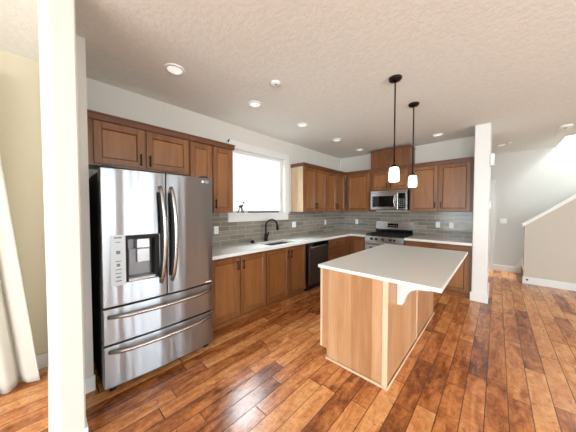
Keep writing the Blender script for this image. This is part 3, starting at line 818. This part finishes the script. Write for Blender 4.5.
MB().box(ix0 + 0.065, iy0 - 0.016, 0, ix1 + 0.016, iy0 - 0.0065, 0.022, 0.004).box(ix1 + 0.0065, iy0 - 0.0065, 0, ix1 + 0.016, iy1, 0.022, 0.004).build('shoe_moulding', 'alder_strip', il)
# doors on the hidden cooking side
ys = [iy0 + 0.02, -2.83, -2.22, iy1 - 0.02]
for a, b in zip(ys, ys[1:]):
    mb = MB()
    x = ix0
    rl = 0.058
    mb.box(x, a + 0.005, 0.12, x + 0.019, b - 0.005, 0.86, 0.003).box(x - 0.003, a + rl, 0.12 + rl, x, a + rl + 0.004, 0.86 - rl)
    dd = mb.build('door', 'cab', il)
    MB().box(x - 0.028, (a + b) / 2 - 0.06, 0.80, x - 0.018, (a + b) / 2 + 0.06, 0.812, 0.003).box(x - 0.018, (a + b) / 2 - 0.05, 0.802, x, (a + b) / 2 - 0.04, 0.81).box(x - 0.018, (a + b) / 2 + 0.04, 0.802, x, (a + b) / 2 + 0.05, 0.81).build('handle', 'bronze', dd)
# corbel: concave bracket under the overhang
def corbel(y):
    cx = ix1 + 0.001; top = IT - 0.001
    P = [(cx, top), (cx, 0.626), (cx + 0.044, 0.629), (cx + 0.053, 0.65), (cx + 0.060, 0.68), (cx + 0.073, 0.715), (cx + 0.093, 0.748), (cx + 0.118, 0.772),
         (cx + 0.15, 0.787), (cx + 0.19, 0.794), (cx + 0.23, 0.797), (cx + 0.255, 0.803), (cx + 0.262, 0.83), (cx + 0.262, top)]
    o = MB().prism(P, 'y', y, y + 0.075).build('corbel', 'trim', il, 'white curved corbel')
    bevelmod(o, 0.004, 2, 30)
corbel(-3.206); corbel(-1.90)
it = MB().box(1.745, -3.45, 0.883, 2.772, -1.606, CT, 0.003, 2).build('island_worktop', 'quartz')
tag(it, 'white quartz slab on the wooden island overhanging to the right', 'worktop')

# ------------------------------------------------------------------ pendants and ceiling fittings
def pendant(label, x, y):
    t = thing('pendant_lamp', label, 'pendant lamp', (x, y, H), 0, 'pendant lamps over the island')
    MB().lathe([(0.062, -0.001), (0.062, -0.012), (0.052, -0.026), (0.02, -0.032)]).build('canopy', 'bronze', t)
    MB().tube([(0, 0, -0.03), (0, 0, -0.86)], 0.0075, 10).build('rod', 'bronze', t)
    MB().lathe([(0.010, -0.855), (0.024, -0.872), (0.029, -0.885), (0.029, -0.892)], seg=24).build('socket', 'bronze', t)
    sh = MB().lathe([(0.026, -0.893), (0.040, -0.897), (0.045, -0.912), (0.049, -0.96), (0.0505, -1.0), (0.049, -1.028), (0.043, -1.04), (0.038, -1.04), (0.04, -0.92), (0.026, -0.90)], seg=32, cap=False).build('lamp_shade', 'shade', t, 'frosted white glass shade')
    b = MB().lathe([(0.006, -0.893), (0.014, -0.91), (0.022, -0.955), (0.02, -0.98), (0.008, -0.995)], seg=20).build('bulb', 'shade', t)
    return t
pendant('white-shaded pendant lamp over the near end of the island', 2.262, -2.861)
pendant('white-shaded pendant lamp over the far end of the island', 2.247, -2.117)
def downlight(label, x, y, r=0.088, group='recessed ceiling lights'):
    t = thing('downlight', label, 'ceiling light', (x, y, H), 0, group)
    MB().lathe([(r, -0.0005), (r, -0.006), (r * 0.78, -0.012), (r * 0.74, -0.003), (r * 0.74, -0.0005)], cap=False).build('trim_ring', 'plate', t)
    MB().lathe([(r * 0.73, -0.0005), (r * 0.73, -0.004), (r * 0.4, -0.007), (0.002, -0.008)]).build('lens', 'lens', t)
    return t
for i, y in enumerate((-4.425, -3.469, -2.53, -1.503, -0.542)):
    downlight(['round recessed ceiling light nearest the camera, in front of the refrigerator',
               'round recessed ceiling light second from the refrigerator, before the window',
               'round recessed ceiling light third from the refrigerator, by the window edge',
               'round recessed ceiling light second from the inner corner',
               'round recessed ceiling light closest to the inner corner'][i], 0.79, y)
downlight('round recessed ceiling light above the right-hand wall cabinet', 2.239, -0.541)
downlight('small flat recessed light on the hall ceiling beyond the white wall end', 3.07, 1.12, 0.075)
def detector(label, x, y, r, h, name, cat):
    t = thing(name, label, cat, (x, y, H))
    MB().lathe([(r, -0.0005), (r, -h * 0.5), (r * 0.85, -h), (r * 0.3, -h * 1.08)]).build('housing', 'plate', t)
    MB().lathe([(r * 0.25, -h * 1.09), (r * 0.2, -h * 1.2)], seg=20).build('sensor_eye', 'slot', t)
    return t
detector('small round white detector on the kitchen ceiling between lights and pendants', 1.321, -3.618, 0.052, 0.018, 'ceiling_detector', 'detector')
detector('larger round white smoke detector on the ceiling near the stairs', 3.797, 0.305, 0.075, 0.036, 'smoke_detector', 'detector')
detector('tiny white disc on the hall ceiling beside the flat light', 3.19, 1.0, 0.03, 0.012, 'ceiling_detector', 'detector')

# ------------------------------------------------------------------ outlets and switches
def plate(label, loc, rotz, w=0.072, kind='outlet', gangs=1):
    t = thing('wall_outlet' if kind == 'outlet' else 'light_switch', label, 'outlet' if kind == 'outlet' else 'switch', loc, rotz, 'electrical cover plates')
    MB().box(-w / 2, -0.006, -0.058, w / 2, 0, 0.058, 0.002).build('cover_plate', 'plate', t)
    for g in range(gangs):
        x = (g - (gangs - 1) / 2) * 0.046
        if kind == 'outlet':
            for z in (-0.021, 0.021):
                so = MB().box(x - 0.016, -0.0085, z - 0.014, x + 0.016, -0.0062, z + 0.014, 0.001).build('socket', 'plate', t)
                MB().box(x - 0.008, -0.0092, z - 0.004, x - 0.006, -0.0086, z + 0.006).box(x + 0.006, -0.0092, z - 0.004, x + 0.008, -0.0086, z + 0.006).build('slot', 'slot', so)
        else:
            MB().box(x - 0.016, -0.0105, -0.033, x + 0.016, -0.0062, 0.033, 0.002).build('rocker', 'plate', t)
    return t
plate('white outlet on the tile next to the refrigerator', (0.0085, -3.575, 1.152), PI2)
plate('wide white cover plate on the tile right of the window', (0.0085, -1.842, 1.152), PI2, 0.118, 'switch', 2)
plate('white outlet on the left tile near the inner corner', (0.0085, -0.703, 1.152), PI2)
plate('white outlet on the back tile left of the range', (0.479, -0.0085, 1.156), 0)
plate('white outlet on the back tile, first right of the range', (2.183, -0.0085, 1.157), 0)
plate('white switch on the back tile, second right of the range', (2.401, -0.0085, 1.155), 0, kind='switch')
plate('white double switch on the far hall wall left of stairs', (3.143, YB - 0.0005, 1.185), 0, 0.118, 'switch', 2)
ch = thing('door_chime', 'white box high on the side of the white wall end', 'chime', (2.9425, -0.60, 2.216), PI2)
MB().box(-0.07, -0.05, -0.09, 0.07, 0, 0.09, 0.008, 2).build('housing', 'plate', ch)
MB().box(-0.05, -0.052, -0.07, 0.05, -0.0502, 0.0).build('grille', 'slot', ch)
th = thing('thermostat', 'small white control at eye height on side of white wall end', 'thermostat', (2.9425, -0.45, 1.53), PI2)
MB().box(-0.045, -0.02, -0.06, 0.045, 0, 0.06, 0.005, 2).build('housing', 'plate', th)
MB().box(-0.03, -0.0215, 0.0, 0.03, -0.0202, 0.04).build('screen', 'slot', th)
ds = thing('door_stop', 'small dark door stop on the white baseboard of stair wall', 'door stop', (3.49, 1.1135, 0.086))
MB().lathe([(0.016, 0.0), (0.014, -0.01), (0.008, -0.014), (0.008, -0.04)], axis='y', seg=16).build('stem', 'bronze', ds)
MB().lathe([(0.011, -0.0405), (0.011, -0.055)], axis='y', seg=16).build('tip', 'black', ds)

# ------------------------------------------------------------------ window things
def hook(label, y, z, x=0.022):
    t = thing('curtain_hook', label, 'hook', (x, y, z), 0, 'black hooks on the window trim')
    MB().box(0.0005, -0.012, -0.02, 0.005, 0.012, 0.02, 0.001).build('mounting_plate', 'bronze', t)
    MB().tube([(0.005, 0, 0), (0.02, 0, 0), (0.028, 0, 0.008), (0.029, 0, 0.028)], 0.005, 8).build('prong', 'bronze', t)
hook('black hook at the upper left corner of the window trim', -3.37, 2.50)
hook('black hook at the lower right corner of the window trim', -2.03, 1.375, 0.0225)
tr = thing('sill_tray', 'long thin dark tray on the right part of the window sill', 'tray', (-0.02, -2.62, 1.401))
MB().box(-0.04, -0.33, 0, 0.04, 0.33, 0.012).build('base', 'figure', tr)
MB().box(0.034, -0.33, 0.0125, 0.04, 0.33, 0.022).box(-0.04, -0.33, 0.0125, -0.034, 0.33, 0.022).build('rim', 'figure', tr)
bd = thing('wire_bird', 'small wire bird figure on thin splayed legs on the sill', 'figurine', (-0.02, -3.115, 1.4005))
MB().tube([(0, -0.045, 0.095), (0, -0.02, 0.105), (0, 0.02, 0.115), (0, 0.04, 0.118)], [0.008, 0.022, 0.020, 0.008], 10).build('body', 'figure', bd)
MB().tube([(0, 0.03, 0.115), (0, 0.04, 0.145), (0, 0.045, 0.165)], 0.006, 8).build('neck', 'figure', bd)
MB().tube([(0, 0.035, 0.165), (0, 0.05, 0.172), (0, 0.075, 0.168)], [0.009, 0.015, 0.003], 10).build('head', 'figure', bd)
for a, b in (((0, -0.008, 0.105), (0.0, -0.065, 0.0)), ((0, 0.008, 0.108), (0.0, 0.055, 0.0)), ((0, 0.0, 0.105), (0.03, 0.0, 0.0))):
    MB().tube([a, b], 0.0075, 8).build('leg', 'figure', bd)

# ------------------------------------------------------------------ dining side: curtain on a rod
rod = thing('curtain_rod', 'black curtain rod above the dining window', 'curtain rod', (0, 0, 0))
MB().tube([(0.13, -7.5, 2.55), (0.13, -5.60, 2.55)], 0.012, 12).build('rod', 'bronze', rod)
for y in (-7.4, -5.66):
    MB().box(0.0005, y - 0.012, 2.52, 0.006, y + 0.012, 2.58).box(0.006, y - 0.006, 2.544, 0.118, y + 0.006, 2.556).build('bracket', 'bronze', rod)
bm = bmesh.new(); nu, nv = 120, 40; grid = []
for j in range(nv + 1):
    t = j / nv; z = 2.53 - t * 2.52
    row = []
    for i in range(nu + 1):
        s = i / nu
        yr = -5.36 - 0.092 * z; width = 0.62 + 0.12 * t
        y = yr - s * width
        amp = 0.030 + 0.022 * t
        ph = s * 2 * math.pi * 5.2
        x = 0.135 + amp * math.sin(ph + 0.9) + 0.012 * math.sin(ph * 2.3 + 3 * t) + 0.05 * t * (1 - s)
        y += 0.018 * math.cos(ph) 
        row.append(bm.verts.new((x, y, z + (0.012 * math.sin(ph * 0.5) if j == nv else 0))))
    grid.append(row)
for j in range(nv):
    for i in range(nu):
        f = bm.faces.new([grid[j][i], grid[j + 1][i], grid[j + 1][i + 1], grid[j][i + 1]]); f.smooth = True
mb = MB(); mb.bm.free(); mb.bm = bm
cu = mb.build('curtain', 'curtain')
sm = cu.modifiers.new('thickness', 'SOLIDIFY'); sm.thickness = 0.002
tag(cu, 'sheer white curtain hanging to the floor at the left edge', 'curtain')
